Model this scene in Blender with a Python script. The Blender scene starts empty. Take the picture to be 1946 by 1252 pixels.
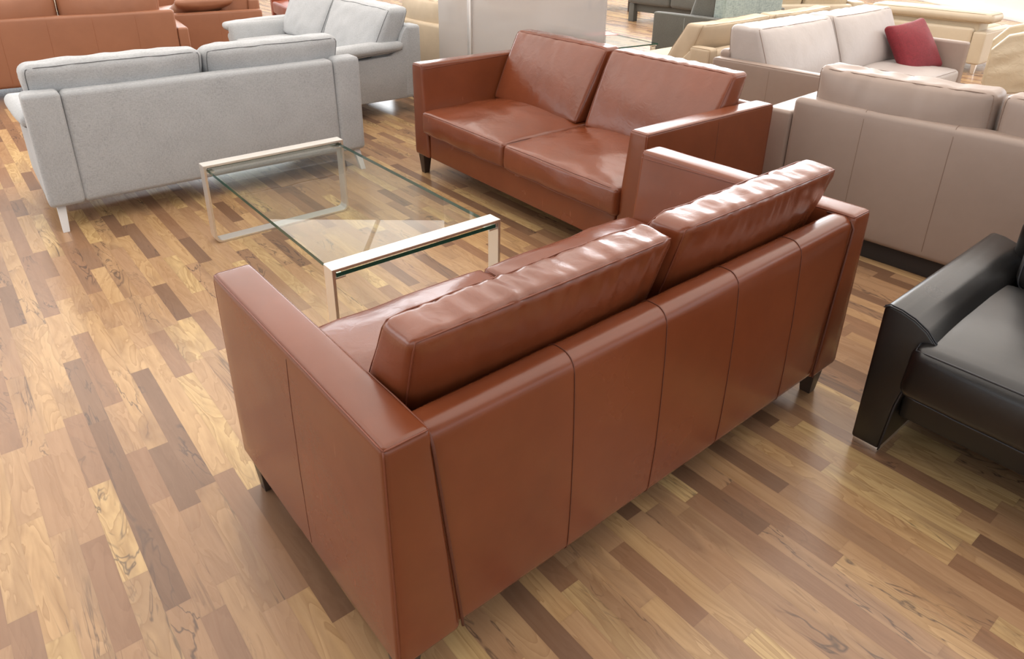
import bpy, bmesh, math, random
from mathutils import Vector, Matrix, noise
S = bpy.context.scene
C = S.collection
PI = math.pi

# ------------------------------------------------------------------ camera
FOC, PITCH, ROLL, HC = 1360.2, 0.4251, 0.0068, 1.6
cam_d = bpy.data.cameras.new('camera'); cam = bpy.data.objects.new('camera', cam_d); C.objects.link(cam)
cam_d.sensor_fit = 'HORIZONTAL'; cam_d.sensor_width = 36.0
cam_d.lens = FOC / 1946 * 36
cam_d.shift_x = 21.9 / 1946
cam_d.shift_y = -182.5 / 1946
cam_d.clip_start = 0.05; cam_d.clip_end = 200
cp, sp, cr, sr = math.cos(PITCH), math.sin(PITCH), math.cos(ROLL), math.sin(ROLL)
r0, f0, u0 = Vector((1, 0, 0)), Vector((0, cp, -sp)), Vector((0, sp, cp))
rr, uu = cr * r0 + sr * u0, -sr * r0 + cr * u0
cam.matrix_world = Matrix(((rr.x, uu.x, -f0.x, 0), (rr.y, uu.y, -f0.y, 0), (rr.z, uu.z, -f0.z, HC), (0, 0, 0, 1)))
S.camera = cam

# ------------------------------------------------------------------ view, world, lights
S.view_settings.view_transform = 'Standard'; S.view_settings.look = 'None'
S.view_settings.gamma = 1.0; S.view_settings.use_curve_mapping = False
S.view_settings.exposure = -0.40
W = bpy.data.worlds.new('sky'); S.world = W; W.use_nodes = True
bg = W.node_tree.nodes['Background']; bg.inputs[0].default_value = (0.86, 0.93, 1.0, 1); bg.inputs[1].default_value = 1.8
X0, X1, Y0, Y1, ZC = -11.0, 13.0, -5.0, 17.0, 8.0

def window_light(name, loc, rot, sx, sy, power, col):
    d = bpy.data.lights.new(name, 'AREA'); d.shape = 'RECTANGLE'; d.size = sx; d.size_y = sy
    d.energy = power; d.color = col
    o = bpy.data.objects.new(name, d); C.objects.link(o); o.location = loc; o.rotation_euler = rot
    return o
# daylight entering by the window bands (back, right, left) and the ones behind the camera
window_light('daylight_back', (7.0, Y1 + .05, 4.5), (-PI / 2, 0, 0), 11.8, 4.6, 1850, (.97, .98, 1))
window_light('daylight_back_left', (-4.9, Y1 + .05, 3.3), (-PI / 2, 0, 0), 11.4, 2.2, 640, (.95, .98, 1))
window_light('daylight_right', (X1 + .05, 9, 2.4), (0, PI / 2, 0), 3.0, 13, 340, (1, .96, .94))
window_light('daylight_left', (X0 - .05, 4, 2.4), (0, -PI / 2, 0), 3.0, 15, 330, (1, .98, .96))
window_light('daylight_front', (-1, Y0 - .05, 2.5), (PI / 2, 0, 0), 14, 2.6, 60, (1, .97, .94))

# ------------------------------------------------------------------ materials
def mat(name, col=(.8, .8, .8), rough=.5, metal=0, **k):
    m = bpy.data.materials.new(name); m.use_nodes = True
    b = m.node_tree.nodes['Principled BSDF']
    b.inputs['Base Color'].default_value = (*col, 1); b.inputs['Roughness'].default_value = rough
    b.inputs['Metallic'].default_value = metal
    for a, v in k.items(): b.inputs[a].default_value = v
    return m
class NT:
    def __init__(s, m): s.t = m.node_tree; s.n = s.t.nodes; s.l = s.t.links; s.b = s.n['Principled BSDF']
    def new(s, ty, **k):
        n = s.n.new(ty)
        for a, v in k.items(): setattr(n, a, v)
        return n
    def link(s, a, b): s.l.new(a, b)
    def math(s, op, a, b=None, c=None):
        n = s.new('ShaderNodeMath', operation=op)
        for i, v in enumerate((a, b, c)):
            if v is None: continue
            if isinstance(v, (int, float)): n.inputs[i].default_value = v
            else: s.link(v, n.inputs[i])
        return n.outputs[0]
    def mix(s, f, a, b, blend='MIX'):
        n = s.new('ShaderNodeMix', data_type='RGBA', blend_type=blend)
        for i, v in ((0, f), (6, a), (7, b)):
            if isinstance(v, (int, float)): n.inputs[i].default_value = v
            elif isinstance(v, tuple): n.inputs[i].default_value = (*v, 1)
            else: s.link(v, n.inputs[i])
        return n.outputs[2]
    def noise(s, vec, scale, detail=3, rough=.5, dist=0, dim='3D', w=None):
        n = s.new('ShaderNodeTexNoise', noise_dimensions=dim)
        n.inputs['Scale'].default_value = scale; n.inputs['Detail'].default_value = detail
        n.inputs['Roughness'].default_value = rough; n.inputs['Distortion'].default_value = dist
        if vec is not None: s.link(vec, n.inputs['Vector'])
        if w is not None: s.link(w, n.inputs['W'])
        return n.outputs['Fac']
    def ramp(s, f, stops, interp='LINEAR'):
        n = s.new('ShaderNodeValToRGB'); e = n.color_ramp.elements; n.color_ramp.interpolation = interp
        while len(e) > 1: e.remove(e[-1])
        for i, (p, c) in enumerate(stops):
            x = e[0] if i == 0 else e.new(p)
            x.position = p; x.color = (*c, 1) if isinstance(c, tuple) else (c, c, c, 1)
        s.link(f, n.inputs[0]); return n.outputs[0]
    def bump(s, h, strength, dist=.002, chain=None):
        n = s.new('ShaderNodeBump'); n.inputs['Strength'].default_value = strength; n.inputs['Distance'].default_value = dist
        s.link(h, n.inputs['Height'])
        if chain is not None: s.link(chain, n.inputs['Normal'])
        return n.outputs[0]
    def coord(s, scale=(1, 1, 1)):
        tc = s.new('ShaderNodeTexCoord'); mp = s.new('ShaderNodeMapping'); mp.inputs['Scale'].default_value = scale
        s.link(tc.outputs['Object'], mp.inputs[0]); return mp.outputs[0]

def leather(name, col, rough=.36, var=.18, grain=.10, coat=.0, scratch=True, fold=.0):
    m = mat(name, col, rough); t = NT(m); v = t.coord()
    n1 = t.noise(v, 2.6, 4, .6); n2 = t.noise(v, 26, 3, .5)
    dk = tuple(c * (1 - var) for c in col); lt = tuple(min(1, c * (1 + var)) for c in col)
    c = t.mix(t.ramp(n1, [(.3, 0.), (.7, 1.)]), dk, lt)
    c = t.mix(t.math('MULTIPLY', n2, .12), c, tuple(min(1, x * 1.5) for x in col))
    if scratch:
        s1 = t.noise(t.coord((70, 70, 9)), 1.0, 1, .5)
        line = t.ramp(s1, [(.74, 0.), (.79, 1.)]); msk = t.ramp(t.noise(v, 2.1, 1), [(.55, 0.), (.65, 1.)])
        c = t.mix(t.math('MULTIPLY', t.math('MULTIPLY', line, msk), .5), c, tuple(min(1, x * 2.2 + .05) for x in col))
    t.link(c, t.b.inputs['Base Color'])
    t.link(t.math('ADD', t.math('MULTIPLY', n1, .16), rough - .08), t.b.inputs['Roughness'])
    vo = t.new('ShaderNodeTexVoronoi', feature='DISTANCE_TO_EDGE'); vo.inputs['Scale'].default_value = 330
    t.link(v, vo.inputs['Vector'])
    b = t.bump(vo.outputs['Distance'], grain, .0006)
    if fold:
        b = t.bump(t.noise(v, 16, 3, .55, 1.2), fold, .012, b)
    else:
        b = t.bump(t.noise(v, 9, 3), .12, .006, b)
    t.link(b, t.b.inputs['Normal'])
    if coat: t.b.inputs['Coat Weight'].default_value = coat; t.b.inputs['Coat Roughness'].default_value = .32
    return m
def fabric(name, col, dark, rough=.92, sc=600, str_=.25):
    m = mat(name, col, rough); t = NT(m)
    a = t.noise(t.coord((1.0, 1.0, .12)), sc, 2, .6); b2 = t.noise(t.coord((.12, .12, 1.0)), sc, 2, .6)
    h = t.math('ADD', a, b2)
    v = t.coord(); big = t.noise(v, 7, 3)
    f = t.math('ADD', t.math('MULTIPLY', h, .5), t.math('MULTIPLY', t.math('SUBTRACT', big, .5), .15))
    t.link(t.ramp(f, [(.30, dark), (.56, col)]), t.b.inputs['Base Color'])
    t.link(t.bump(h, str_, .0015), t.b.inputs['Normal'])
    t.b.inputs['Sheen Weight'].default_value = .25
    return m
M = {}
M['cognac'] = leather('cognac_leather', (.168, .043, .0155), .25, .14, coat=.05)
M['cognac_fold'] = leather('cognac_leather_creased', (.168, .042, .0155), .23, .14, fold=.12, coat=.2)
M['cognac_seam'] = mat('cognac_stitching', (.18, .046, .02), .45)
M['cognac_groove'] = mat('cognac_seam_groove', (.105, .027, .012), .55)
M['tan'] = leather('tan_leather', (.29, .12, .062), .42, .08, scratch=False)
M['tan_seam'] = mat('tan_stitching', (.30, .11, .05), .55)
M['redbrown'] = leather('red_brown_leather', (.30, .075, .035), .42, .1, scratch=False)
M['mauve'] = leather('mauve_leather', (.315, .24, .200), .40, .05, scratch=False)
M['mauve_fold_lit'] = leather('mauve_leather_lit', (.46, .41, .385), .42, .05, scratch=False, fold=.15)  # same mauve leather for the cushions, bright light put into a paler colour
M['mauve_seam'] = mat('mauve_stitching', (.25, .17, .13), .6)
M['cream'] = leather('cream_leather', (.56, .475, .355), .38, .06, scratch=False)
M['cream_fold'] = leather('cream_leather_creased', (.56, .475, .345), .34, .06, scratch=False, fold=.5)
M['cream_seam'] = mat('cream_stitching', (.35, .26, .16), .6)
M['suede'] = leather('beige_suede', (.55, .445, .32), .8, .10, scratch=False)
M['suede_seam'] = mat('suede_stitching', (.40, .29, .18), .7)
M['black'] = leather('black_leather', (.0070, .0062, .0060), .30, .1, grain=.2, scratch=False, coat=.3)
M['black_seam'] = mat('black_stitching', (.03, .03, .034), .4)
M['grey'] = fabric('light_grey_fabric', (.44, .452, .462), (.26, .268, .276))
M['grey_seam'] = mat('grey_stitching', (.14, .145, .15), .9)
M['charcoal'] = fabric('charcoal_fabric', (.115, .115, .10), (.055, .055, .05))
M['charcoal_seam'] = mat('pale_edge_piping', (.42, .47, .46), .6)
M['teal'] = fabric('teal_grey_fabric', (.33, .40, .38), (.12, .17, .165), sc=150)
M['bluevelvet'] = fabric('blue_velvet', (.20, .36, .46), (.10, .20, .28), sc=60)
M['redvelvet'] = fabric('crimson_velvet', (.22, .012, .022), (.12, .006, .011), rough=.7, sc=260, str_=.2)
M['darkwood'] = mat('dark_wood', (.045, .028, .02), .4)
M['whitemetal'] = mat('white_lacquered_metal', (.62, .60, .59), .45)
M['steel'] = mat('brushed_steel', (.86, .84, .80), .40, 1.0)
M['chrome'] = mat('chrome', (.8, .8, .8), .08, 1.0)
M['shade_block'] = mat('under_sofa_shade', (.035, .028, .026), .7)  # near-black colour for the shadow under the mauve sofas
M['redpaper'] = mat('red_card', (.80, .22, .20), .6)
M['wall'] = mat('white_plaster', (.78, .77, .75), .9)
M['ceil'] = mat('white_ceiling', (.82, .82, .81), .9)
M['lamp'] = mat('lamp_glass', (.9, .9, .9), .5)
M['lamp'].node_tree.nodes['Principled BSDF'].inputs['Emission Color'].default_value = (1, .96, .9, 1)
M['lamp'].node_tree.nodes['Principled BSDF'].inputs['Emission Strength'].default_value = 2.3
def seam_for(k): return M.get(k.split('_')[0] + '_seam', M[k])
for k, src in (('steel', (2, 60, 60)),):
    pass

def thin_glass(name, tint, rough=0.0, haze=0.0, hazecol=(.8, .8, .8), refl=1.0):
    m = bpy.data.materials.new(name); m.use_nodes = True; nt = m.node_tree; nt.nodes.clear()
    o = nt.nodes.new('ShaderNodeOutputMaterial'); tr = nt.nodes.new('ShaderNodeBsdfTransparent'); gl = nt.nodes.new('ShaderNodeBsdfGlossy')
    tr.inputs[0].default_value = (*tint, 1); gl.inputs['Roughness'].default_value = rough
    lw = nt.nodes.new('ShaderNodeLayerWeight'); lw.inputs['Blend'].default_value = .5
    pw = nt.nodes.new('ShaderNodeMath'); pw.operation = 'POWER'; pw.inputs[1].default_value = 5; nt.links.new(lw.outputs['Facing'], pw.inputs[0])
    ma = nt.nodes.new('ShaderNodeMath'); ma.operation = 'MULTIPLY_ADD'; ma.inputs[1].default_value = .96 * refl; ma.inputs[2].default_value = .04 * refl; nt.links.new(pw.outputs[0], ma.inputs[0])
    mx = nt.nodes.new('ShaderNodeMixShader'); nt.links.new(ma.outputs[0], mx.inputs[0])
    base = tr.outputs[0]
    if haze:
        df = nt.nodes.new('ShaderNodeBsdfDiffuse'); df.inputs[0].default_value = (*hazecol, 1)
        tl = nt.nodes.new('ShaderNodeBsdfTranslucent'); tl.inputs[0].default_value = (*hazecol, 1)
        m1 = nt.nodes.new('ShaderNodeMixShader'); m1.inputs[0].default_value = .15
        nt.links.new(df.outputs[0], m1.inputs[1]); nt.links.new(tl.outputs[0], m1.inputs[2])
        m2 = nt.nodes.new('ShaderNodeMixShader'); m2.inputs[0].default_value = haze
        nt.links.new(tr.outputs[0], m2.inputs[1]); nt.links.new(m1.outputs[0], m2.inputs[2]); base = m2.outputs[0]
    nt.links.new(base, mx.inputs[1]); nt.links.new(gl.outputs[0], mx.inputs[2])
    nt.links.new(mx.outputs[0], o.inputs[0]); return m
M['glass'] = thin_glass('clear_table_glass', (.90, .95, .91))
M['glassunder'] = thin_glass('clear_glass_underside', (.97, .99, .975), refl=.15)
M['glassedge'] = mat('green_glass_edge', (.012, .075, .055), .08)
M['milky'] = thin_glass('milky_glass', (.92, .90, .88), .10, .72, (.56, .52, .49))

def floor_mat():
    m = mat('strip_parquet', rough=.25); t = NT(m)
    tc = t.new('ShaderNodeTexCoord'); mp = t.new('ShaderNodeMapping'); mp.inputs['Rotation'].default_value = (0, 0, math.radians(51.3))
    mp.inputs['Location'].default_value = (40, 40, 0)
    t.link(tc.outputs['Object'], mp.inputs[0])
    sx = t.new('ShaderNodeSeparateXYZ'); t.link(mp.outputs[0], sx.inputs[0]); U, V = sx.outputs[0], sx.outputs[1]
    SW = .0625
    rowf = t.math('DIVIDE', V, SW); row = t.math('FLOOR', rowf); rf = t.math('FRACT', rowf)
    def wn(a, b=None, dim='2D'):
        n = t.new('ShaderNodeTexWhiteNoise', noise_dimensions='3D'); c = t.new('ShaderNodeCombineXYZ')
        t.link(a, c.inputs[0])
        if b is not None: t.link(b, c.inputs[1])
        t.link(c.outputs[0], n.inputs['Vector']); return n
    r1 = wn(row).outputs['Value']
    off = t.math('MULTIPLY', r1, 7.0)
    ln = t.math('ADD', t.math('MULTIPLY', wn(t.math('ADD', row, 91.3)).outputs['Value'], .24), .36)
    uf = t.math('DIVIDE', t.math('ADD', U, off), ln)
    # irregular lengths
    uf = t.math('ADD', uf, t.math('MULTIPLY', t.math('SINE', t.math('MULTIPLY', uf, 1.7)), .28))
    col = t.math('FLOOR', uf); cf = t.math('FRACT', uf)
    W1 = wn(row, col); idv = W1.outputs['Value']
    idc = t.new('ShaderNodeSeparateColor'); t.link(W1.outputs['Color'], idc.inputs[0]); id2 = idc.outputs[0]; id3 = idc.outputs[1]
    base = t.ramp(idv, [(0., (.22, .128, .078)), (.12, (.32, .185, .108)), (.30, (.43, .265, .150)), (.50, (.48, .305, .165)),
                        (.70, (.56, .37, .190)), (.86, (.64, .455, .225))], 'CONSTANT')
    # figure within a strip
    cb = t.new('ShaderNodeCombineXYZ'); t.link(t.math('MULTIPLY', U, 1.0), cb.inputs[0]); t.link(t.math('MULTIPLY', V, 5.0), cb.inputs[1])
    t.link(t.math('MULTIPLY', idv, 57.0), cb.inputs[2])
    fig = t.noise(cb.outputs[0], 2.1, 3, .5, 1.3)
    wav = t.math('FRACT', t.math('MULTIPLY', fig, 7.0))
    ring = t.ramp(wav, [(0., 0.), (.5, .35), (.86, .75), (.93, 1.), (1., 0.)])
    fine = t.noise(cb.outputs[0], 40.0, 3, .6, .3)
    cs = t.new('ShaderNodeCombineXYZ'); t.link(t.math('MULTIPLY', U, 2.2), cs.inputs[0]); t.link(t.math('ADD', t.math('MULTIPLY', V, 75.0), t.math('MULTIPLY', fig, 9.0)), cs.inputs[1]); t.link(idv, cs.inputs[2])
    streak = t.ramp(t.noise(cs.outputs[0], 1.0, 3, .6), [(.35, 0.), (.7, 1.)])
    soft = t.ramp(t.noise(cb.outputs[0], .9, 2, .5, .4), [(.35, 0.), (.65, 1.)])
    dark = t.mix(1.0, base, (.60, .52, .46), 'MULTIPLY')
    amt = t.math('MULTIPLY', t.math('MULTIPLY', ring, t.ramp(id2, [(0., .12), (.45, .35), (1., 1.0)])), .85)
    c = t.mix(amt, base, dark)
    blot = t.ramp(t.noise(cb.outputs[0], 1.7, 3, .5, .8), [(.46, 0.), (.60, 1.)])
    c = t.mix(t.math('MULTIPLY', blot, t.math('MULTIPLY', id3, .72)), c, (.26, .155, .095))
    vein = t.ramp(t.noise(cb.outputs[0], 1.9, 3, .55, 2.2), [(.470, 0.), (.5, 1.), (.525, 0.)])
    vm = t.ramp(id3, [(.45, 0.), (.75, .8)])
    vpatch = t.ramp(t.noise(cb.outputs[0], 2.3, 1), [(.45, 0.), (.58, 1.)])
    c = t.mix(t.math('MULTIPLY', t.math('MULTIPLY', vein, vm), vpatch), c, (.085, .06, .05))
    c = t.mix(t.math('MULTIPLY', fine, .12), c, t.mix(1.0, c, (.62, .56, .5), 'MULTIPLY'))
    c = t.mix(t.math('MULTIPLY', streak, .30), c, t.mix(1.0, c, (.66, .58, .50), 'MULTIPLY'))
    c = t.mix(t.math('MULTIPLY', soft, .34), c, t.mix(1.0, c, (.78, .68, .60), 'MULTIPLY'))
    # joints
    e1 = t.math('MULTIPLY', t.math('MINIMUM', rf, t.math('SUBTRACT', 1.0, rf)), SW)
    e2 = t.math('MULTIPLY', t.math('MINIMUM', cf, t.math('SUBTRACT', 1.0, cf)), .38)
    e = t.math('MINIMUM', e1, e2)
    j = t.ramp(e, [(0., 1.), (.0012, 0.)])
    c = t.mix(t.math('MULTIPLY', j, .12), c, (.16, .095, .055))
    t.link(c, t.b.inputs['Base Color'])
    t.link(t.math('ADD', t.math('MULTIPLY', fine, .05), .22), t.b.inputs['Roughness'])
    t.b.inputs['Specular IOR Level'].default_value = .5
    t.link(t.bump(t.math('ADD', t.math('MULTIPLY', fine, .3), t.math('MULTIPLY', j, -.5)), .06, .001), t.b.inputs['Normal'])
    return m
M['floor'] = floor_mat()

M['redvelvet'].node_tree.nodes['Principled BSDF'].inputs['Sheen Weight'].default_value = .05
# ------------------------------------------------------------------ helpers
def tag(o, label=None, cat=None, group=None, kind=None):
    if label: o['label'] = label
    if cat: o['category'] = cat
    if group: o['group'] = group
    if kind: o['kind'] = kind
    return o
def thing(name, label, cat, loc=(0, 0, 0), yaw=0, group=None):
    o = bpy.data.objects.new(name, None); C.objects.link(o); o.location = loc; o.rotation_euler = (0, 0, yaw)
    o.empty_display_size = .1
    return tag(o, label, cat, group)
def obj(name, verts, faces, m, parent=None, smooth=True):
    me = bpy.data.meshes.new(name); me.from_pydata([tuple(v) for v in verts], [], faces)
    me.materials.append(m)
    if smooth: me.polygons.foreach_set('use_smooth', [True] * len(me.polygons))
    me.update(); o = bpy.data.objects.new(name, me); C.objects.link(o)
    if parent: o.parent = parent
    return o
def box8(x0, x1, y0, y1, z0, z1, top=(0, 0, 0, 0)):
    # corners in order (x,y,z) bits; top = shifts of x0,x1,y0,y1 at z1
    t = top
    return [Vector(p) for p in ((x0, y0, z0), (x1, y0, z0), (x0, y1, z0), (x1, y1, z0),
            (x0 + t[0], y0 + t[2], z1), (x1 + t[1], y0 + t[2], z1), (x0 + t[0], y1 + t[3], z1), (x1 + t[1], y1 + t[3], z1))]
class Soft:
    """rounded, optionally crowned and creased hexahedron given by eight corners"""
    def __init__(s, c8, r=.02, n=(6, 6, 6), bulge=(0, 0, 0), wr=0, ws=(12, 12, 12), seed=0, sag=0, fade=False):
        s.c = c8; s.r = r; s.n = n; s.bulge = bulge; s.wr = wr; s.ws = ws; s.seed = seed; s.sag = sag; s.fade = fade
        L = lambda a, b: (c8[a] - c8[b]).length
        s.half = [(L(0, 1) + L(4, 5) + L(2, 3) + L(6, 7)) / 8, (L(0, 2) + L(1, 3) + L(4, 6) + L(5, 7)) / 8, (L(0, 4) + L(1, 5) + L(2, 6) + L(3, 7)) / 8]
        s.ax = [((c8[1] - c8[0]) + (c8[7] - c8[6])).normalized(), ((c8[2] - c8[0]) + (c8[7] - c8[5])).normalized(), ((c8[4] - c8[0]) + (c8[7] - c8[3])).normalized()]
    def ev(s, u, v, w, out=0.0):
        p = (u, v, w); q = []; d = []
        for i in range(3):
            h = s.half[i]; r = min(s.r, h * .98); a = p[i] * h; c = max(-(h - r), min(h - r, a)); q.append(c); d.append(a - c)
        dl = math.sqrt(sum(x * x for x in d)); r = s.r
        if dl > 1e-9:
            for i in range(3): q[i] += d[i] / dl * min(s.r, s.half[i] * .98 + (0 if True else 0)) if dl > 1e-9 else 0
        t = [q[i] / s.half[i] for i in range(3)]
        a, b, c = [(x + 1) / 2 for x in t]
        c8 = s.c
        P = Vector((0, 0, 0))
        for k in range(8):
            wgt = (a if k & 1 else 1 - a) * (b if k & 2 else 1 - b) * (c if k & 4 else 1 - c)
            P = P + c8[k] * wgt
        g = lambda x: max(0, 1 - x * x)
        bu = s.bulge
        P = P + s.ax[0] * (t[0] * bu[0] * g(t[1]) * g(t[2])) + s.ax[1] * (t[1] * bu[1] * g(t[0]) ** .7 * g(t[2]) ** .7) + s.ax[2] * (t[2] * bu[2] * g(t[0]) ** .7 * g(t[1]) ** .7)
        if s.sag: P.z -= s.sag * g(t[0]) * max(0, t[2]) 
        nd = (s.ax[0] * d[0] + s.ax[1] * d[1] + s.ax[2] * d[2])
        if nd.length > 1e-9:
            nd.normalize()
            if s.wr:
                e = Vector((P.x * s.ws[0], P.y * s.ws[1], P.z * s.ws[2])) + Vector((s.seed * 7.3, s.seed * 3.1, 0))
                n1 = noise.noise(e); n2 = noise.noise(e * 2.3 + Vector((5, 3, 1)))
                f = (1 - abs(n1) * 2.2) * .6 + n2 * .5
                P = P + nd * (f * s.wr * ((.22 + .78 * ((t[2] + 1) / 2) ** 2) if s.fade else 1))
            P = P + nd * out
        return P
    def axis(s, i):
        h = s.half[i]; r = min(s.r, h * .98); k = 3
        e = [-(h) + 0 * r] + [-(h - r) - r * math.tan(PI / 4 * (k - j) / k) for j in range(1, k)] + [-(h - r)]
        n = max(1, s.n[i]); mid = [-(h - r) + 2 * (h - r) * j / n for j in range(1, n)]
        return [x / h for x in e + mid + [-x for x in reversed(e)]]
    def mesh(s, name, m, parent):
        A = [s.axis(i) for i in range(3)]; N = [len(a) - 1 for a in A]; idx = {}; V = []; F = []
        def vid(i, j, k):
            key = (i, j, k)
            if key not in idx: idx[key] = len(V); V.append(s.ev(A[0][i], A[1][j], A[2][k]))
            return idx[key]
        for k, fl in ((0, True), (N[2], False)):
            for i in range(N[0]):
                for j in range(N[1]):
                    q = [vid(i, j, k), vid(i + 1, j, k), vid(i + 1, j + 1, k), vid(i, j + 1, k)]; F.append(q[::-1] if fl else q)
        for j, fl in ((0, False), (N[1], True)):
            for i in range(N[0]):
                for k in range(N[2]):
                    q = [vid(i, j, k), vid(i + 1, j, k), vid(i + 1, j, k + 1), vid(i, j, k + 1)]; F.append(q[::-1] if fl else q)
        for i, fl in ((0, True), (N[0], False)):
            for j in range(N[1]):
                for k in range(N[2]):
                    q = [vid(i, j, k), vid(i, j + 1, k), vid(i, j + 1, k + 1), vid(i, j, k + 1)]; F.append(q[::-1] if fl else q)
        s.o = obj(name, V, F, m, parent); return s.o
    def line(s, pts, n=24, out=.0006):
        """path over the surface through parameter points"""
        P = []
        for a, b in zip(pts[:-1], pts[1:]):
            for j in range(n): f = j / n; P.append(s.ev(*[a[i] + (b[i] - a[i]) * f for i in range(3)], out))
        P.append(s.ev(*pts[-1], out)); return P
def tube_geo(paths, r, sides=6, closed=False):
    V = []; F = []
    for P in paths:
        n = len(P); base = len(V); up = Vector((.13, .31, .94)).normalized(); prev = None
        for i, p in enumerate(P):
            if closed: t = P[(i + 1) % n] - P[i - 1]
            else: t = P[min(n - 1, i + 1)] - P[max(0, i - 1)]
            if t.length < 1e-9: t = Vector((1, 0, 0))
            t.normalize()
            a = (up - t * up.dot(t)) if prev is None else (prev - t * prev.dot(t))
            if a.length < 1e-6: a = t.orthogonal()
            a.normalize(); prev = a; b = t.cross(a)
            for k in range(sides):
                an = 2 * PI * k / sides; V.append(p + a * (math.cos(an) * r) + b * (math.sin(an) * r))
        for i in range(n - (0 if closed else 1)):
            for k in range(sides):
                i2 = (i + 1) % n
                F.append([base + i * sides + k, base + i * sides + (k + 1) % sides, base + i2 * sides + (k + 1) % sides, base + i2 * sides + k])
        if not closed:
            F.append([base + k for k in range(sides)][::-1]); F.append([base + (n - 1) * sides + k for k in range(sides)])
    return V, F
def tubes(name, paths, r, m, parent, closed=False, sides=6):
    V, F = tube_geo(paths, r, sides, closed); return obj(name, V, F, m, parent)
def loop(s, axis, sgn, out=.001, n=14):
    # perimeter of one face of a Soft
    o = [i for i in range(3) if i != axis]; pts = []
    for a, b in ((-1, -1), (1, -1), (1, 1), (-1, 1), (-1, -1)):
        p = [0, 0, 0]; p[axis] = sgn; p[o[0]] = a; p[o[1]] = b; pts.append(p)
    P = s.line(pts, n, out); return P[:-1]
def prism(name, prof, x0, x1, m, parent, axis='x', bevel=.01, seg=3):
    """closed profile extruded along an axis, bevelled"""
    bm = bmesh.new()
    def P(a, b, c): return (c, a, b) if axis == 'x' else ((a, c, b) if axis == 'y' else (a, b, c))
    lo = [bm.verts.new(P(a, b, x0)) for a, b in prof]; hi = [bm.verts.new(P(a, b, x1)) for a, b in prof]
    n = len(prof); bm.faces.new(lo[::-1]); bm.faces.new(hi)
    for i in range(n): bm.faces.new((lo[i], lo[(i + 1) % n], hi[(i + 1) % n], hi[i]))
    bmesh.ops.recalc_face_normals(bm, faces=bm.faces)
    if bevel: bmesh.ops.bevel(bm, geom=list(bm.edges), offset=bevel, segments=seg, affect='EDGES', profile=.5, clamp_overlap=True)
    me = bpy.data.meshes.new(name); bm.to_mesh(me); bm.free(); me.materials.append(m)
    me.polygons.foreach_set('use_smooth', [True] * len(me.polygons))
    me.set_sharp_from_angle(angle=math.radians(32))
    o = bpy.data.objects.new(name, me); C.objects.link(o)
    if parent: o.parent = parent
    return o
def bx(name, x0, x1, y0, y1, z0, z1, m, parent=None, bevel=.004):
    return prism(name, [(x0, y0), (x1, y0), (x1, y1), (x0, y1)], z0, z1, m, parent, 'z', bevel, 2)
def leg(name, x, y, z, dx, dy, m, parent, s=.05, s2=.032):
    c = [Vector((x + dx + a * s2 / 2, y + dy + b * s2 / 2, 0)) for b in (-1, 1) for a in (-1, 1)] + [Vector((x + a * s / 2, y + b * s / 2, z)) for b in (-1, 1) for a in (-1, 1)]
    return Soft(c, .003, (1, 1, 1)).mesh(name, m, parent)
def cushion(name, c8, m, parent, seam, r=.03, n=(22, 6, 12), bulge=(0, .02, 0), wr=0, ws=(12, 12, 12), seed=0, pipes=(1,), pr=.0022, sag=0, fade=False):
    s = Soft(c8, r, n, bulge, wr, ws, seed, sag, fade); o = s.mesh(name, m, parent)
    if seam:
        ax = pipes[0]
        tubes('piping', [loop(s, ax, -1), loop(s, ax, 1)], pr, seam, o, closed=True)
    return o

# ------------------------------------------------------------------ the room
def structure(o): o['kind'] = 'structure'; return o
structure(obj('floor', [(X0, Y0, 0), (X1, Y0, 0), (X1, Y1, 0), (X0, Y1, 0)], [[0, 1, 2, 3]], M['floor'], smooth=False))
structure(obj('ceiling', [(X0, Y0, ZC), (X1, Y0, ZC), (X1, Y1, ZC), (X0, Y1, ZC)], [[3, 2, 1, 0]], M['ceil'], smooth=False))
def wall(name, a0, a1, fixed, axis, z0, z1, wins):
    """wall with a window band: sill, header, piers; wins=(sill, head, pier positions)"""
    V = []; F = []
    def add(p0, p1, q0, q1):
        i = len(V); t = .2 if fixed > 0 else -.2
        for d in (0, t):
            for (a, z) in ((p0, q0), (p1, q0), (p1, q1), (p0, q1)):
                V.append((a, fixed + d, z) if axis == 'y' else (fixed + d, a, z))
        F.extend([[i, i + 1, i + 2, i + 3], [i + 7, i + 6, i + 5, i + 4], [i, i + 4, i + 5, i + 1], [i + 1, i + 5, i + 6, i + 2], [i + 2, i + 6, i + 7, i + 3], [i + 3, i + 7, i + 4, i]])
    s, h, piers = wins
    add(a0, a1, z0, s); add(a0, a1, h, z1)
    for p in piers: add(p - .12, p + .12, s, h)
    return structure(obj(name, V, F, M['wall'], smooth=False))
wall('wall_back', .95, X1, Y1, 'y', 0, ZC, (2.2, 6.8, [1.07, 4.9, 8.8, X1 - .2]))
wall('wall_back', X0, .95, Y1, 'y', 0, ZC, (2.2, 4.4, [X0 + .3, -7.5, -3.5, .83]))
wall('wall_right', Y0, Y1, X1, 'x', 0, ZC, (.5, 4.0, [Y0 + .2, -1, 2.2, 5.4, 8.6, 11.8, Y1 - .3]))
wall('wall_left', Y0, Y1, X0, 'x', 0, ZC, (.5, 4.0, [Y0 + .2, -1, 2.2, 5.4, 8.6, 11.8, Y1 - .3]))
wall('wall_front', X0, X1, Y0, 'y', 0, ZC, (1.0, 4.0, [X0 + .2, -6, -3, 0, 3, 6, X1 - .2]))
structure(bx('wall_pier', 8.35, 9.6, 10.2, 16.8, .1, ZC, M['wall'], None, .01))
structure(bx('baseboard_pier', 8.30, 9.6, 10.15, 16.8, 0, .1, M['wall'], None, .005))

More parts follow.
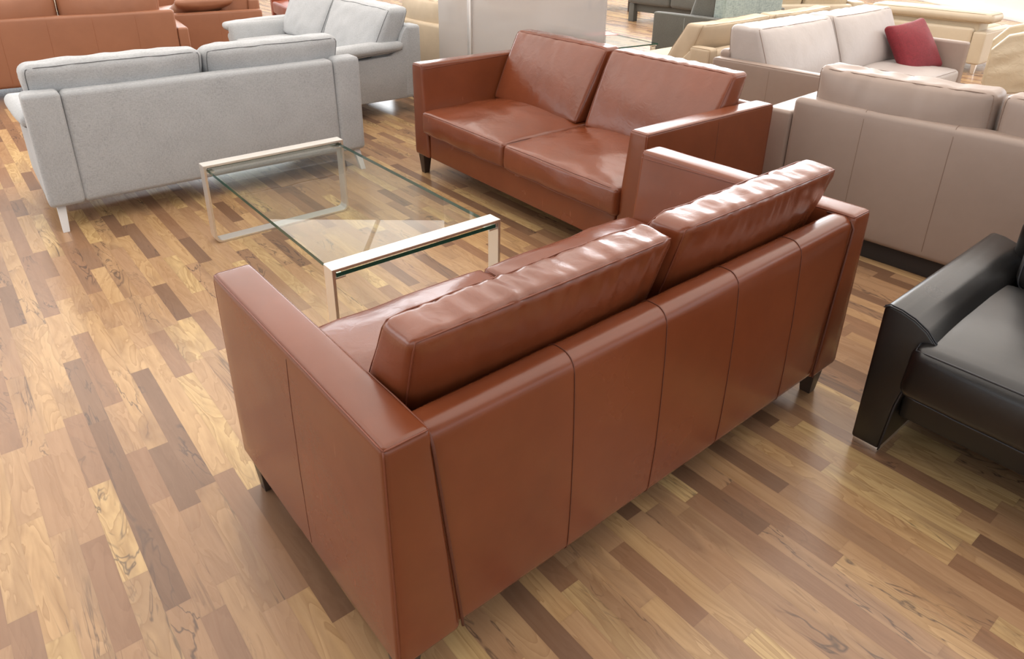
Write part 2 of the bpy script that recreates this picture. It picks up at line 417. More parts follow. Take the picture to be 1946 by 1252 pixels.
# ------------------------------------------------------------------ cognac leather sofas
def cognac_sofa(label, cx, cy, yaw, L, D, detail=1, shift=0.0):
    T = thing('leather_sofa', label, 'sofa', (cx, cy, 0), yaw, 'cognac leather two-seat sofas')
    l, d = L / 2, D / 2; ha, zb = .723, .13; wa, wb = .105, .165
    m, ms, mf = M['cognac'], M['cognac_seam'], M['cognac_fold']
    for s in (-1, 1):
        # corners: outer side vertical, inner side flares towards the floor
        if s > 0: c = [(l - wb, -d, zb), (l, -d, zb), (l - wb, d, zb), (l, d, zb), (l - wa, -d, ha), (l, -d, ha), (l - wa, d, ha), (l, d, ha)]
        else: c = [(-l, -d, zb), (-l + wb, -d, zb), (-l, d, zb), (-l + wb, d, zb), (-l, -d, ha), (-l + wa, -d, ha), (-l, d, ha), (-l + wa, d, ha)]
        a = Soft([Vector(p) for p in c], .016, (4, 18, 12), (.004, .003, .004), wr=.0012, ws=(5, 5, 5), seed=s)
        o = a.mesh('arm', m, T)
        P = [a.line([(s, -1, 1), (s, 1, 1)], 40, .0012), a.line([(s, 1, 1), (s, 1, -1)], 30, .0012), a.line([(-s, 1, 1), (s, 1, 1)], 10, .0006),
             a.line([(s, -1, -1), (s, -1, 1)], 24, .0008), a.line([(-s, -1, 1), (s, -1, 1)], 8, .0004), a.line([(-s, -1, .9), (-s, 1, 1)], 30, .0004)]
        tubes('piping', P, .0021, ms, o)
        P = [a.line([(s, .06, 1), (s, .06, -1)], 24, -.0004)]
        tubes('seam', P, .0013, M['cognac_groove'], o)
    # back panel, trapezoid kinked low down, rolled top
    zt, th = .715, .092
    back = Soft([Vector(p) for p in ((-l + wb - .034, d - .10, zb), (l - wb + .034, d - .10, zb), (-l + wb - .034, d - .004, zb), (l - wb + .034, d - .004, zb),
                 (-l + wa - .032, d - th, zt), (l - wa + .032, d - th, zt), (-l + wa - .032, d - .006, zt), (l - wa + .032, d - .006, zt))],
                .034, (40, 3, 14), (0, .012, .004), wr=.0012, ws=(4, 4, 4), seed=3)
    bo = back.mesh('back_panel', m, T)
    h = l - wa
    for xs, xb in ((.43, .42), (.115, .115), (-.185, -.19), (-.50, -.53)):
        k = 1 if abs(L - 1.8186) < .01 else 1.08
        u1, u2 = xs * k / (h + .032), xb * k / (l - wb + .034)
        tubes('seam', [back.line([(u1, -1, 1), (u1, 1, 1), (u2, 1, -1)], 30, .0008)], .0013, M['cognac_groove'], bo)
    for s in (-1, 1):
        yb = d + .0022
        jn = [Vector((s * (l - wa), d - th, zt - .004)), Vector((s * (l - wa), d - .035, zt - .001)), Vector((s * (l - wa), d - .010, zt - .012)), Vector((s * (l - wa), yb, zt - .034))]
        jn += [Vector((s * (l - wa + (wa - wb) * f), yb, zt - .034 + (zb + .012 - zt + .034) * f)) for f in [k / 14 for k in range(1, 15)]]
        tubes('seam', [jn], .0036, M['cognac_groove'], bo)
    # base rail and deck
    rail = Soft(box8(-l + wb - .003, l - wb + .003, -d + .012, d - .11, zb + .002, .305), .012, (20, 4, 3), (0, 0, 0)); ro = rail.mesh('base_rail', m, T)
    # seat cushions
    xs = [(-l + wa + .03, -.012), (-.004, l - wa - .03)]
    for i, (a, b) in enumerate(xs):
        c8 = box8(a, b, -d - .024, d - .13, .300, .436, (-.006 if i == 0 else 0, .006 if i else 0, 0, 0))
        cushion('seat_cushion', c8, mf, T, ms, .022, (28, 24, 4), (.006, .014, .050), .0075, (4.5, 5, 6), 5 + i + int(L * 10), pipes=(2,))
    # back cushions leaning on the back panel
    xs = [(-l + wa + .012, -.012), (.006, l - wa - .008)]
    for i, (a, b) in enumerate(xs):
        wrk = .008 if detail == 1 else .0055
        if detail == 1: zc = .865 if i else .872
        else: zc = .87
        c8 = box8(a + .03, b - .02, d - .40, d - .20, .45, zc, (-.02, .012, .215, .125))
        cushion('back_cushion', c8, mf, T, ms, .024, (54, 9, 20), (.012, .026 if detail == 1 else .034, .006), wrk, (17 if detail == 1 else 11, 6, 2.6), 11 + i + int(L * 10), pr=.0022, pipes=(1,), fade=True)
    for sx in (-1, 1):
        for sy in (-1, 1):
            leg('leg', sx * (l - .045), sy * (d - (.045 if sy < 0 else .058)), zb + .012, sx * .004 * 0, 0, M['darkwood'], T, .066, .038)
    return T
AX, AY, AYAW = .22, 1.9088, 3.8277
cognac_sofa('cognac leather two-seat sofa in the foreground, seen from behind, nearest to the viewer', AX, AY, AYAW, 1.8186, .8747, 1)
cognac_sofa('cognac leather two-seat sofa facing the glass coffee table, its seat towards the viewer', .4004, 4.0323, -.9184, 1.964, .926, 2)

# ------------------------------------------------------------------ glass coffee table
def coffee_table():
    T = thing('coffee_table', 'low glass coffee table with two brushed steel loop frames between the sofas', 'table', (-.7625, 3.0854, 0), .6712)
    w, l, h = .7649 / 2, 1.4896 / 2, .425; b = .0711; t = .012
    for s in (-1, 1):
        yc0, yc1 = (s * l - s * b, s * l) if s > 0 else (-l, -l + b)
        if s > 0: yc0, yc1 = l - b, l
        # loop: rectangle with rounded lower corners in x-z, swept as a flat bar
        pts = [(-w, h), (w, h)]; R = .04
        outer = [(-w, h), (w, h)] + [(w - R + R * math.cos(a), R - R * math.sin(a)) for a in [PI / 2 * k / 6 for k in range(7)]] + \
                [(-w + R - R * math.sin(a), R - R * math.cos(a)) for a in [PI / 2 * k / 6 for k in range(7)]]
        iw, ih, r2 = w - t, h - t, R - t
        inner = [(-iw, ih), (iw, ih)] + [(iw - r2 + r2 * math.cos(a), t + r2 - r2 * math.sin(a)) for a in [PI / 2 * k / 6 for k in range(7)]] + \
                [(-iw + r2 - r2 * math.sin(a), t + r2 - r2 * math.cos(a)) for a in [PI / 2 * k / 6 for k in range(7)]]
        n = len(outer); V = []; F = []
        for y in (yc0, yc1):
            V += [(x, y, z) for x, z in outer]; V += [(x, y, z) for x, z in inner]
        for i in range(n):
            j = (i + 1) % n
            F += [[i, j, 2 * n + j, 2 * n + i], [n + j, n + i, 3 * n + i, 3 * n + j], [j, i, n + i, n + j], [2 * n + i, 2 * n + j, 3 * n + j, 3 * n + i]]
        bm = bmesh.new(); me = bpy.data.meshes.new('steel_frame'); me.from_pydata(V, [], F); bm.from_mesh(me)
        bmesh.ops.recalc_face_normals(bm, faces=bm.faces)
        sharp = [e for e in bm.edges if len(e.link_faces) == 2 and e.calc_face_angle(0) > .8]
        bmesh.ops.bevel(bm, geom=sharp, offset=.0015, segments=2, affect='EDGES', clamp_overlap=True)
        bm.to_mesh(me); bm.free(); me.materials.append(M['steel'])
        me.polygons.foreach_set('use_smooth', [True] * len(me.polygons)); me.set_sharp_from_angle(angle=math.radians(40))
        fo = bpy.data.objects.new('steel_frame', me); C.objects.link(fo); fo.parent = T
        for sx in (-1, 1):
            bx('glass_bracket', sx * (w - .032) - .022, sx * (w - .032) + .022, yc0 + .006, yc1 - .006, h - .044, h - .038, M['steel'], fo, .001)
            for k in (0,):
                bx('bracket_stem', sx * (w - .016) - .004, sx * (w - .016) + .004, yc0 + .012, yc1 - .012, h - .040, h - t - .0005, M['steel'], fo, .0005)
    gw, gl = w - t - .008, l - .008; z1, z0 = h - t - .008, h - t - .024
    V = [(-gw, -gl, z0), (gw, -gl, z0), (gw, gl, z0), (-gw, gl, z0), (-gw, -gl, z1), (gw, -gl, z1), (gw, gl, z1), (-gw, gl, z1)]
    g = obj('glass_top', V, [[3, 2, 1, 0], [4, 5, 6, 7], [0, 1, 5, 4], [1, 2, 6, 5], [2, 3, 7, 6], [3, 0, 4, 7]], M['glass'], T, smooth=False)
    g.data.materials.append(M['glassedge']); g.data.materials.append(M['glassunder']); g.data.polygons[0].material_index = 2
    for i in (2, 3, 4, 5): g.data.polygons[i].material_index = 1
coffee_table()

# ------------------------------------------------------------------ light grey fabric sofas
def grey_sofa(label, cx, cy, yaw, L, D, top=.742, legs='whitemetal'):
    T = thing('fabric_sofa', label, 'sofa', (cx, cy, 0), yaw, 'light grey fabric sofas')
    l, d, zb = L / 2, D / 2, .13; m, ms = M['grey'], M['grey_seam']
    # side panels: high at the back, sweeping down to the arm
    for s in (-1, 1):
        wq = .17
        prof = [(-d + .03, zb), (d - .02, zb), (d - .02, top - .03), (d - .04, top - .01), (d - .06, top - .004), (d - .13, top - .012), (d - .165, top - .06), (d - .19, .60), (d - .22, .535), (d - .28, .495), (-d - .02, .47), (-d - .03, .44)]
        x0, x1 = (l - wq, l + .004) if s > 0 else (-l - .004, -l + wq)
        # outer side panel
        prism('side_panel', prof, l - .075 if s > 0 else -l, l if s > 0 else -l + .075, m, T, 'x', .018, 3)
        # rear upright strip
        st = Soft(box8(x0, x1, d - .16, d + .012, zb, top, (0, 0, .03, -.004)), .028, (3, 3, 14)); st.mesh('rear_upright', m, T)
        # arm pad, spilling over the outside
        pad = Soft([Vector(p) for p in ((s * (l + .045) if s < 0 else l - .16, -d - .05, .505), (s * (l + .045) if s > 0 else -l + .16, -d - .05, .505),
                    (-l - .02 if s < 0 else l - .16, d - .17, .53), (l + .02 if s > 0 else -l + .16, d - .17, .53),
                    (-l - .045 if s < 0 else l - .15, -d - .06, .575), (l + .045 if s > 0 else -l + .15, -d - .06, .575),
                    (-l - .02 if s < 0 else l - .15, d - .16, .60), (l + .02 if s > 0 else -l + .15, d - .16, .60))], .034, (6, 14, 2), (.01, .01, .015), wr=.003, ws=(8, 8, 8), seed=s)
        po = pad.mesh('arm_pad', m, T); tubes('piping', [loop(pad, 2, -1)], .0025, ms, po, closed=True)
        # inner side cushion hanging from the pad
        q0, q1 = (l - .24, l - .10) if s > 0 else (-l + .10, -l + .24)
        Soft(box8(q0, q1, -d - .05, d - .18, .38, .585, (.0 if s < 0 else .06, .0 if s > 0 else -.06, 0, 0)), .04, (3, 12, 4), (.008, 0, 0)).mesh('inner_arm', m, T)
    bp_ = Soft(box8(-l + .160, l - .160, d - .14, d + .004, zb, top - .006, (.012, -.012, .03, -.004)), .03, (30, 3, 14), (0, .008, 0)); bp_.mesh('back_panel', m, T)
    Soft(box8(-l + .08, l - .08, -d + .03, d - .15, zb + .02, .30), .015, (16, 6, 3)).mesh('base', m, T)
    for a, b in ((-l + .215, -.006), (.006, l - .215)):
        cushion('seat_cushion', box8(a, b, -d - .03, d - .25, .30, .44), m, T, ms, .03, (16, 14, 4), (.004, .01, .03), .003, (6, 6, 6), a, pipes=(2,))
    for a, b in ((-l + .085, -.004), (.004, l - .03)):
        cushion('back_cushion', box8(a + .03, b - .03, d - .46, d - .22, .45, .862, (-.028, .028, .20, .145)), m, T, ms, .05, (26, 6, 12), (.012, .055, .012), .011, (5, 6, 5), b, pr=.0022)
    for sx in (-1, 1):
        for sy in (-1, 1): leg('leg', sx * (l - .05), sy * (d - .05), zb + .01, sx * .01, sy * .075, M[legs], T, .044, .032)
grey_sofa('light grey fabric sofa seen from behind, at the far end of the glass coffee table', -1.915, 4.42, math.radians(216.9), 1.846, .87)
grey_sofa('light grey fabric sofa beyond the first, side-on with its seat facing left', -1.69, 6.70, -.9273, 2.12, .92, .725)

# ------------------------------------------------------------------ generic block sofa (rear or side in view)
def block_sofa(name, label, cat, cx, cy, yaw, L, D, m, mf, zb=.10, back=.70, arm=.55, aw=.11, th=.12, seams=(), cush=None, seats=2, cz=.88, seat_z=.43,
               legs=None, shade_block=False, arms=(-1, 1), group=None, armfront=0, lean=.12, cin=.01, backfull=False, ct=.15):
    T = thing(name, label, cat, (cx, cy, 0), yaw, group)
    l, d = L / 2, D / 2; ms = seam_for(m); mm, mff = M[m], M[mf]
    for s in arms:
        x0, x1 = (l - aw, l) if s > 0 else (-l, -l + aw)
        a = Soft(box8(x0, x1, -d - armfront, d - .012, zb, arm), .02, (3, 14, 8), (.002, .002, .003)); o = a.mesh('arm', mm, T)
        tubes('piping', [a.line([(s, -1, 1), (s, 1, 1)], 30, .001), a.line([(s, 0, 1), (s, 0, -1)], 16, -.0003)], .0016, ms, o)
    xl = -l + (aw if (-1 in arms and not backfull) else 0); xr = l - (aw if (1 in arms and not backfull) else 0)
    b = Soft(box8(xl + .002, xr - .002, d - th if not backfull else d - .0, d if not backfull else d + th, zb, back, (0, 0, .01, -.004)), .03, (26, 3, 12), (0, .006, 0)); bo = b.mesh('back_panel', mm, T)
    hw = (xr - xl) / 2; mx = (xl + xr) / 2
    for x in seams:
        u = (x - mx) / hw
        tubes('seam', [b.line([(u, -1, 1), (u, 1, 1), (u, 1, -1)], 14, .0001)], .0016, ms, bo)
    Soft(box8(xl + .01 if not backfull else -l + aw + .002, xr - .01 if not backfull else l - aw - .002, -d + .03, d - th - .005, zb + .01, seat_z - .15), .012, (14, 6, 2)).mesh('base', mm, T)
    il, ir = -l + (aw if -1 in arms else 0) + .008, l - (aw if 1 in arms else 0) - .008
    n = seats; w = (ir - il) / n
    for i in range(n):
        cushion('seat_cushion', box8(il + w * i + .004, il + w * (i + 1) - .004, -d + .0, d - th - .03, seat_z - .15, seat_z), mff, T, ms, .03, (14, 14, 4), (.003, .01, .05), .006, (5, 9, 6), i + L, pipes=(2,), pr=.0018)
    if cush is None: cush = [(il + w * i, il + w * (i + 1)) for i in range(n)]
    for i, (a, c) in enumerate(cush):
        cushion('back_cushion', box8(a + cin, c - cin, d - th - ct - lean - .02, d - th - .005, seat_z + .02, cz, (0, 0, lean, .05)), mff, T, ms, .035, (30, 6, 14), (.008, .075, -.012), .010, (9, 6, 2.5), i * 3 + L, pr=.0018, fade=True)
    if legs:
        for sx in (-1, 1):
            for sy in (-1, 1): leg('leg', sx * (l - .05), sy * (d - .06), zb + .01, 0, 0, M[legs], T, .05, .035)
    if shade_block: bx('shade_block', -l + .06, l - .06, -d + .06, d - .05, 0, zb + .01, M['shade_block'], T, .002)  # recessed dark block painting the shadow under the sofa
    return T
c, s_ = math.cos, math.sin
def from_rear_right(px, py, yaw, lx, dy):
    """centre of a sofa whose local point (lx, dy) is at (px, py)"""
    return px - (c(yaw) * lx - s_(yaw) * dy), py - (s_(yaw) * lx + c(yaw) * dy)

# mauve pair on the right
yw = math.radians(132); L_ = 2.1
cx, cy = from_rear_right(1.485, 3.605, yw, L_ / 2 - .15, .45)
block_sofa('leather_sofa', 'mauve-beige leather sofa seen from behind at the right, its plain back above a dark block for the shadow beneath', 'sofa', cx, cy, yw, L_, .9, 'mauve', 'mauve',
           zb=.10, back=.742, arm=.66, aw=.15, th=.12, seams=[.54, .15, -.26, -.66], cush=[(.04, .84), (-.84, .03)], cz=.90, shade_block=True, lean=.10, ct=.10)
yw = math.radians(40); L_ = 2.22
cx, cy = from_rear_right(1.50, 5.17, yw, -L_ / 2, .45)
block_sofa('leather_sofa', 'mauve leather sofa with large loose back cushions, cushions coloured brightly lit, carrying the crimson pillow', 'sofa', cx, cy, yw, L_, .92, 'mauve', 'mauve_fold_lit',
           zb=.10, back=.70, arm=.652, aw=.085, th=.10, cz=.87, shade_block=True, lean=.17, ct=.16, seat_z=.44)
MX, MY, MYAW = cx, cy, yw

def pillow(name, label, cx, cy, cz, rot, w, h, t, m, seed, wr=.004):
    T = Soft(box8(-w / 2, w / 2, -t * .14, t * .14, -h / 2, h / 2), t * .13, (16, 1, 16), (-.0, t * .42, -.0), wr, (9, 9, 9), seed)
    # pinch the sides a little so the corners stand out
    old = T.ev
    def ev(u, v, w_, out=0.0):
        P = old(u, v, w_, out); P.x *= 1 - .07 * (1 - (P.z / (h / 2)) ** 2); P.z *= 1 - .07 * (1 - min(1, (P.x / (w / 2)) ** 2)); return P
    T.ev = ev
    o = T.mesh(name, M[m], None); o.location = (cx, cy, cz); o.rotation_euler = rot
    tag(o, label, 'pillow')
    P = [old(0, 0, 0)]
    return o
px_, py_ = MX + c(MYAW) * .80 - s_(MYAW) * (-.15), MY + s_(MYAW) * .80 + c(MYAW) * (-.15)
pillow('throw_pillow', 'crimson velvet throw pillow leaning in the corner of the mauve sofa with loose cushions', px_, py_, .60, (math.radians(-34), math.radians(-6), MYAW + math.radians(-12)), .44, .44, .19, 'redvelvet', 4)

# beige suede sofa back to back with it
def suede_sofa():
    yw = math.radians(220); L_ = 2.1
    cx, cy = from_rear_right(1.61, 5.64, yw, L_ / 2, .47)
    T = thing('suede_sofa', 'beige suede sofa behind the mauve one with loose cushions, low saddle strap over its back', 'sofa', (cx, cy, 0), yw)
    l, d = L_ / 2, .47; m, ms = M['suede'], M['suede_seam']
    Soft(box8(-l, l, d - .16, d, .12, .60, (0, 0, .03, -.01)), .05, (20, 3, 8)).mesh('back_panel', m, T)
    # sloping end piece
    for s in (-1, 1):
        prof = [(d - .14, .12), (d - .14, .60), (d - .19, .585), (d - .27, .50), (d - .36, .44), (d - .46, .42), (-d, .41), (-d - .01, .38), (-d, .12)]
        prism('end_panel', prof, l - .10 if s > 0 else -l, l if s > 0 else -l + .10, m, T, 'x', .014, 3)
    for s in (-1, 1):
        st = Soft(box8(s * (l - .05) - .055, s * (l - .05) + .055, d - .19, d + .012, .38, .625), .03, (3, 4, 5)); so = st.mesh('saddle_strap', m, T)
        tubes('piping', [st.line([(-1, 1, -1), (-1, 1, 1), (-1, -1, 1)], 10, .001), st.line([(1, 1, -1), (1, 1, 1), (1, -1, 1)], 10, .001)], .002, ms, so)
    for a, b in ((-l + .01, -.005), (.005, l - .01)):
        cushion('seat_cushion', box8(a + .10 if a < -.5 else a, b - .10 if b > .5 else b, -d - .02, d - .18, .29, .43), m, T, ms, .03, (14, 12, 4), (0, .01, .02), .002, (5, 5, 5), a, pipes=(2,))
        cushion('back_cushion', box8(a + .02, b - .02, d - .46, d - .24, .45, .79, (.01, -.01, .20, .13)), m, T, ms, .03, (18, 6, 10), (.01, .045, -.03), .008, (7, 7, 7), b)
    for sx in (-1, 1):
        for sy in (-1, 1): leg('leg', sx * (l - .08), sy * (d - .08), .13, 0, 0, M['steel'], T, .04, .03)
suede_sofa()

# tan sofas in the upper left
yw = math.radians(212); ux, uy = (c(yw), s_(yw)), (-s_(yw), c(yw))
lx, ly = -.03, -8.20
block_sofa('leather_sofa', 'tan leather sofa seen from behind at the upper left, lower arm on its right', 'sofa', ux[0] * lx + uy[0] * ly, ux[1] * lx + uy[1] * ly, yw, 2.38, .88, 'tan', 'tan',
           back=.70, arm=.525, aw=.10, th=.12, seams=[.72, .36, -.01, -.375, -.736], cush=[(-.98, -.12), (-.115, .98)], cz=.88, legs='darkwood', lean=.12)
cx, cy = -3.62, 9.06
block_sofa('leather_sofa', 'brown leather sofa standing side-on beyond the tan one, pillow on its seat', 'sofa', cx, cy, math.radians(-60), 2.0, .95, 'tan', 'tan',
           back=.66, arm=.55, aw=.12, th=.14, cz=.92, legs='darkwood', lean=.14)
pillow('leather_pillow', 'tan leather pillow lying on the seat of the side-on brown sofa', -3.37, 8.33, .60, (math.radians(72), 0, math.radians(35)), .62, .42, .17, 'tan', 8, .008)
block_sofa('leather_armchair', 'red-brown leather armchair behind the light grey sofas, mostly hidden', 'armchair', -2.55, 10.1, math.radians(-60), 1.1, .9, 'redbrown', 'redbrown', back=.95, arm=.62, cz=.95, seats=1, legs='darkwood')

# cream fabric sofa behind the milky divider
yw = math.atan2(-.64, -.77) + PI / 2  # length runs up-left
xdir = Vector((.64, -.77, 0)); yw = math.atan2(.77, -.64); 
cx, cy = from_rear_right(.09, 5.72, yw, -.95, .45)
block_sofa('fabric_sofa', 'beige suede sofa half hidden behind the milky glass divider', 'sofa', cx, cy, yw, 1.9, .9, 'suede', 'suede', back=.665, arm=.60, aw=.12, th=.13,
           cz=.86, legs='darkwood', backfull=False, lean=.12, cin=.015)

# milky glass divider with aluminium post
def divider():
    p0, dr = Vector((-.515, 6.06, 0)), Vector((.607, -.795, 0)); Lg = 1.90
    yaw = math.atan2(dr.y, dr.x)
    T = thing('glass_divider', 'milky glass room divider with a slim aluminium post behind the cognac sofa', 'divider', tuple(p0), yaw)
    a = .455
    for x0, x1 in ((.0, a - .012), (a + .012, Lg)):
        bx('glass_pane', x0, x1, -.005, .005, .03, 2.15, M['milky'], T, .001)
    bx('post', a - .024, a + .024, -.02, .02, 0, 2.2, M['steel'], T, .003)
    bx('floor_rail', 0, Lg, -.018, .018, 0, .03, M['steel'], T, .002)
    return T
divider()

# small glass side table with the red card
def side_table():
    yaw = math.atan2(7.642 - 7.253, 1.597 - 1.548)
    d1 = Vector((.855, .52, 0)).normalized(); yaw = math.atan2(d1.y, d1.x)
    cx, cy = Vector((1.55, 7.25, 0)).xy - d1.xy * .55 + Vector((-d1.y, d1.x)) * .42
    T = thing('side_table', 'glass-topped table with flat chrome legs beside the charcoal sofa', 'table', (cx, cy, 0), yaw)
    w, l = .55, .42
    V = [(x, y, z) for z in (.388, .40) for x, y in ((-w, -l), (w, -l), (w, l), (-w, l))]
    g = obj('glass_top', V, [[3, 2, 1, 0], [4, 5, 6, 7], [0, 1, 5, 4], [1, 2, 6, 5], [2, 3, 7, 6], [3, 0, 4, 7]], M['glass'], T, smooth=False)
    g.data.materials.append(M['glassedge']); g.data.materials.append(M['glassunder']); g.data.polygons[0].material_index = 2
    for i in (2, 3, 4, 5): g.data.polygons[i].material_index = 1
    for sx in (-1, 1):
        for sy in (-1, 1):
            x, y = sx * (w - .035), sy * (l - .03)
            o = bx('leg', x - .028, x + .028, y - .008, y + .008, 0, .37, M['chrome'], T, .002)
            bx('bracket', x - .03, x + .03, y - .02, y + .02, .37, .388, M['chrome'], o, .002)
    o = bx('paper_card', -.17, .17, -.11, .11, 0, .002, M['redpaper'], None, 0); o.location = (1.03, 7.80, .4005); o.rotation_euler = (0, 0, .35)
    tag(o, 'red card lying on the glass-topped table', 'card')
side_table()

# charcoal and teal sofas beyond
yw = math.atan2(-.69, -.72)
cx, cy = from_rear_right(2.20, 7.50, yw, .72, .40)
T = block_sofa('fabric_sofa', 'charcoal fabric sofa with pale piped arm edges, its arm side towards the glass-topped table', 'sofa', cx, cy, yw, 1.44, .80, 'charcoal', 'charcoal', zb=.04, back=.86, arm=.60, aw=.09, th=.14,
               cz=.92, seats=2, legs=None, lean=.14)
for ch in T.children:
    if ch.name.startswith('back_panel'): ch.data.materials[0] = M['teal']; ch['label'] = 'teal-grey woven back'
def charcoal_bench():
    yw = math.atan2(-.77, .64); T = thing('fabric_sofa', 'charcoal fabric sofa farther back with cut-out base panels, seat towards the viewer', 'sofa', (2.86, 11.43, 0), yw, None)
    l, d = .8, .45; m = M['charcoal']; ms = M['charcoal_seam']
    for s in (-1, 1):
        prof = [(-d, .0), (-d + .10, .0), (-d + .10, .16), (d - .10, .16), (d - .10, 0), (d, 0), (d, .27), (-d, .27)]
        prism('base_panel', prof, s * l - (.1 if s > 0 else 0), s * l + (0 if s > 0 else .1), m, T, 'x', .006, 2)
    Soft(box8(-l + .09, l - .09, -d + .06, d - .02, .15, .275), .01, (8, 3, 2)).mesh('base', m, T)
    for a, b in ((-l - .02, -.005), (.005, l + .02)):
        cushion('seat_cushion', box8(a, b, -d - .03, d - .2, .28, .46), m, T, None, .04, (10, 8, 4), (0, .01, .02))
    Soft(box8(-l, l, d - .2, d, .28, .85), .05, (10, 3, 6)).mesh('back_panel', m, T)
charcoal_bench()
def blue_chair():
    T = thing('blue_armchair', 'blue patterned velvet armchair on dark legs at the far end of the floor', 'armchair', (2.02, 13.35, 0), math.radians(-25))
    m = M['bluevelvet']
    Soft(box8(-.42, .42, -.40, .38, .22, .46), .04, (8, 8, 4), (0, 0, .01)).mesh('seat', m, T)
    Soft(box8(-.42, .42, .24, .42, .40, .92, (0, 0, .06, .06)), .05, (8, 3, 6)).mesh('backrest', m, T)
    for s in (-1, 1): Soft(box8(s * .42 - .06, s * .42 + .06, -.38, .38, .23, .62), .04, (3, 6, 5)).mesh('arm', m, T)
    for sx in (-1, 1):
        for sy in (-1, 1): leg('leg', sx * .36, sy * .34, .24, 0, 0, M['darkwood'], T, .055, .045)
blue_chair()

# cream leather group
def cream_sofa():
    yw = math.atan2(.77, -.63)
    cx, cy = from_rear_right(5.12, 7.78, yw, -.70, .46)
    T = block_sofa('leather_sofa', 'cream leather sofa with a thick tilting headrest pad, seen from behind', 'sofa', cx, cy, yw, 1.40, .92, 'cream', 'cream', zb=.10, back=.475, arm=.44, aw=.13, th=.16,
                   cush=[(.0, .55)], seats=2, cz=.60, legs='steel')
    cushion('headrest', box8(-.73, .56, .14, .47, .53, .635), M['cream'], T, M['cream_seam'], .05, (20, 8, 3), (.01, .01, .015), .003, (8, 8, 8), 2, pipes=(2,))
    Soft(box8(-.60, .44, .12, .40, .40, .55), .03, (12, 3, 4)).mesh('back_cushion', M['cream'], T)
cream_sofa()
block_sofa('leather_sofa', 'cream leather sofa farther left behind the beige suede one, flat arm end showing', 'sofa', 3.78, 9.78, math.radians(184), 1.5, .9, 'cream', 'cream_fold', back=.54, arm=.57, aw=.15, th=.14,
           cz=.82, seats=2, legs='steel')
def cream_chair():
    # seen from its side; the creased side panel faces the viewer
    T = thing('lounge_chair', 'cream leather lounge chair with creased side and steel leg at the right edge', 'armchair', (4.30, 6.40, 0), math.radians(-33))
    m = M['cream_fold']
    prof = [(0, .10), (-.01, .42), (.03, .55), (.10, .62), (.40, .72), (.86, .80), (.90, .76), (.80, .30), (.45, .19)]
    for y0 in (0, .62):
        bm = bmesh.new()
        n = 14
        # creased panel: strips between the low edge and the top edge
        lo = [(0, .10), (.45, .19), (.84, .30)]; hi = [(0.0, .50), (.10, .63), (.40, .725), (.88, .80)]
        def along(P, f):
            f *= len(P) - 1; k = min(int(f), len(P) - 2); f -= k
            return (P[k][0] + (P[k + 1][0] - P[k][0]) * f, P[k][1] + (P[k + 1][1] - P[k][1]) * f)
        V = []; F = []; N1, N2 = 24, 30
        for side in (0, 1):
            for i in range(N1 + 1):
                for k in range(N2 + 1):
                    a, b = along(lo, i / N1), along(hi, i / N1); f = k / N2
                    x, z = a[0] + (b[0] - a[0]) * f, a[1] + (b[1] - a[1]) * f
                    e = 16 * (i / N1) * (1 - i / N1) * f * (1 - f)
                    w = noise.noise(Vector((x * 2.2, z * 9 - x * 3, 1.3))) * .035 * min(1, e * 1.5)
                    V.append((x, y0 + (-.02 * e - w if side == 0 else .12 + .01 * e), z))
        B_ = (N1 + 1) * (N2 + 1); q = lambda i, k: i * (N2 + 1) + k
        for i in range(N1):
            for k in range(N2):
                F.append([q(i, k), q(i + 1, k), q(i + 1, k + 1), q(i, k + 1)]); F.append([B_ + q(i, k + 1), B_ + q(i + 1, k + 1), B_ + q(i + 1, k), B_ + q(i, k)])
            for k in (0, N2):
                f4 = [q(i, k), q(i + 1, k), B_ + q(i + 1, k), B_ + q(i, k)]; F.append(f4[::-1] if k == 0 else f4)
        for k in range(N2):
            for i in (0, N1):
                f4 = [q(i, k), q(i, k + 1), B_ + q(i, k + 1), B_ + q(i, k)]; F.append(f4[::-1] if i == N1 else f4)
        obj('side_panel', V, F, m, T)
    Soft(box8(.06, .62, .11, .63, .20, .44), .04, (8, 8, 4), (0, 0, .02), .004, (5, 5, 5), 1).mesh('seat', m, T)
    Soft([Vector(p) for p in ((.55, .11, .30), (.72, .11, .28), (.55, .63, .30), (.72, .63, .28), (.72, .11, .92), (.90, .11, .88), (.72, .63, .92), (.90, .63, .88))], .04, (3, 8, 8)).mesh('backrest', m, T)
    for y0 in (.03, .65):
        for x0 in (.10, .34): bx('leg', x0, x0 + .05, y0, y0 + .02, 0, .2, M['steel'], T, .002)
cream_chair()

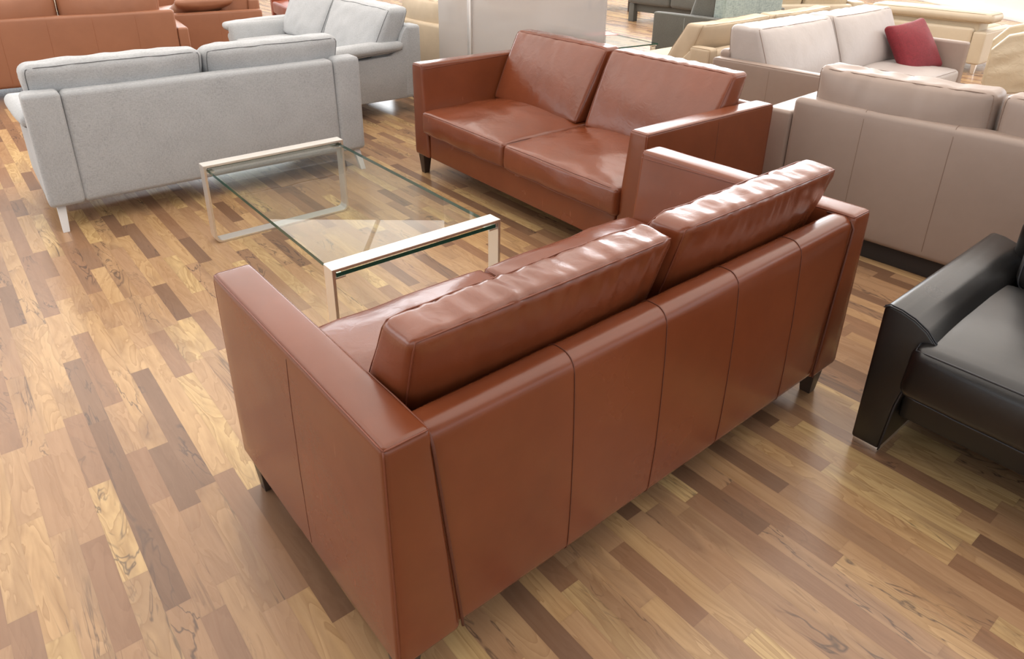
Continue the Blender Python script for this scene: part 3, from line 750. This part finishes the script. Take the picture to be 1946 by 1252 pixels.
# black leather armchair at the right edge
def black_chair():
    yw = math.atan2(-.77, .64); ox, oy = 1.163, 1.885
    T = thing('leather_armchair', 'black leather armchair at the right edge with flared arm and piped seat', 'armchair', (ox, oy, 0), yw)
    m, ms = M['black'], M['black_seam']
    Wd = .98; D = .86
    for s in (0, 1):
        # front profile (x,z), front y = 0, rear y = D
        prof = [(0, .022), (.088, .022), (.10, .20), (.125, .34), (.165, .425), (.160, .455), (.13, .485), (.09, .507), (.05, .519), (.015, .522), (.0, .512)]
        if s: prof = [(Wd - a, b) for a, b in prof][::-1]
        o = prism('arm', prof, 0, D, m, T, 'y', .009, 3)
        pth = [Vector((a, -.001, b)) for a, b in (prof[1:] if not s else prof[:-1])]
        tubes('piping', [pth, [p + Vector((0, .008, .002)) for p in pth]], .0022, ms, o)
        x0 = .0 if not s else Wd - .088
        bx('foot_rail', x0 + .004, x0 + .084, .01, D - .02, 0, .022, M['steel'], T, .002)
    cushion('seat_cushion', box8(.105, Wd - .105, -.055, .62, .275, .45, (.01, -.01, 0, 0)), m, T, ms, .035, (20, 16, 5), (0, .02, .03), .002, (4, 4, 4), 2, pipes=(2,), pr=.003)
    Soft(box8(.10, Wd - .10, .05, .80, .14, .27), .01, (8, 6, 2)).mesh('base', m, T)
    cushion('backrest', box8(.16, Wd - .16, .60, .80, .42, .74, (-.01, .01, .08, .10)), m, T, ms, .06, (16, 5, 10), (0, .03, 0), .002, (4, 4, 4), 5, pr=.003)
    cushion('headrest', box8(.19, Wd - .19, .655, .82, .72, .90, (0, 0, .02, .04)), m, T, None, .05, (14, 5, 6), (0, .02, 0))
    Soft(box8(.10, Wd - .10, .78, .90, .12, .62), .03, (8, 3, 8)).mesh('back_panel', m, T)
black_chair()

# suspended panel lamps (seen only as reflections)
for x in (-7.5, -4.2, -.9, 2.4, 5.7, 9.0):
    for y in (1.5, 5.0, 8.5, 12.0):
        T = thing('panel_lamp', 'white panel lamp hanging under the showroom ceiling', 'lamp', (x, y, 5.2), 0, 'hanging panel lamps')
        bx('housing', -1.62, 1.62, -1.72, 1.72, -.07, 0, M['wall'], T, .003); bx('diffuser', -1.6, 1.6, -1.7, 1.7, -.078, -.07, M['lamp'], T, .002)
        for yy in (-.9, .9): bx('rod', -.01, .01, yy - .01, yy + .01, 0, ZC - 5.2, M['steel'], T, 0)
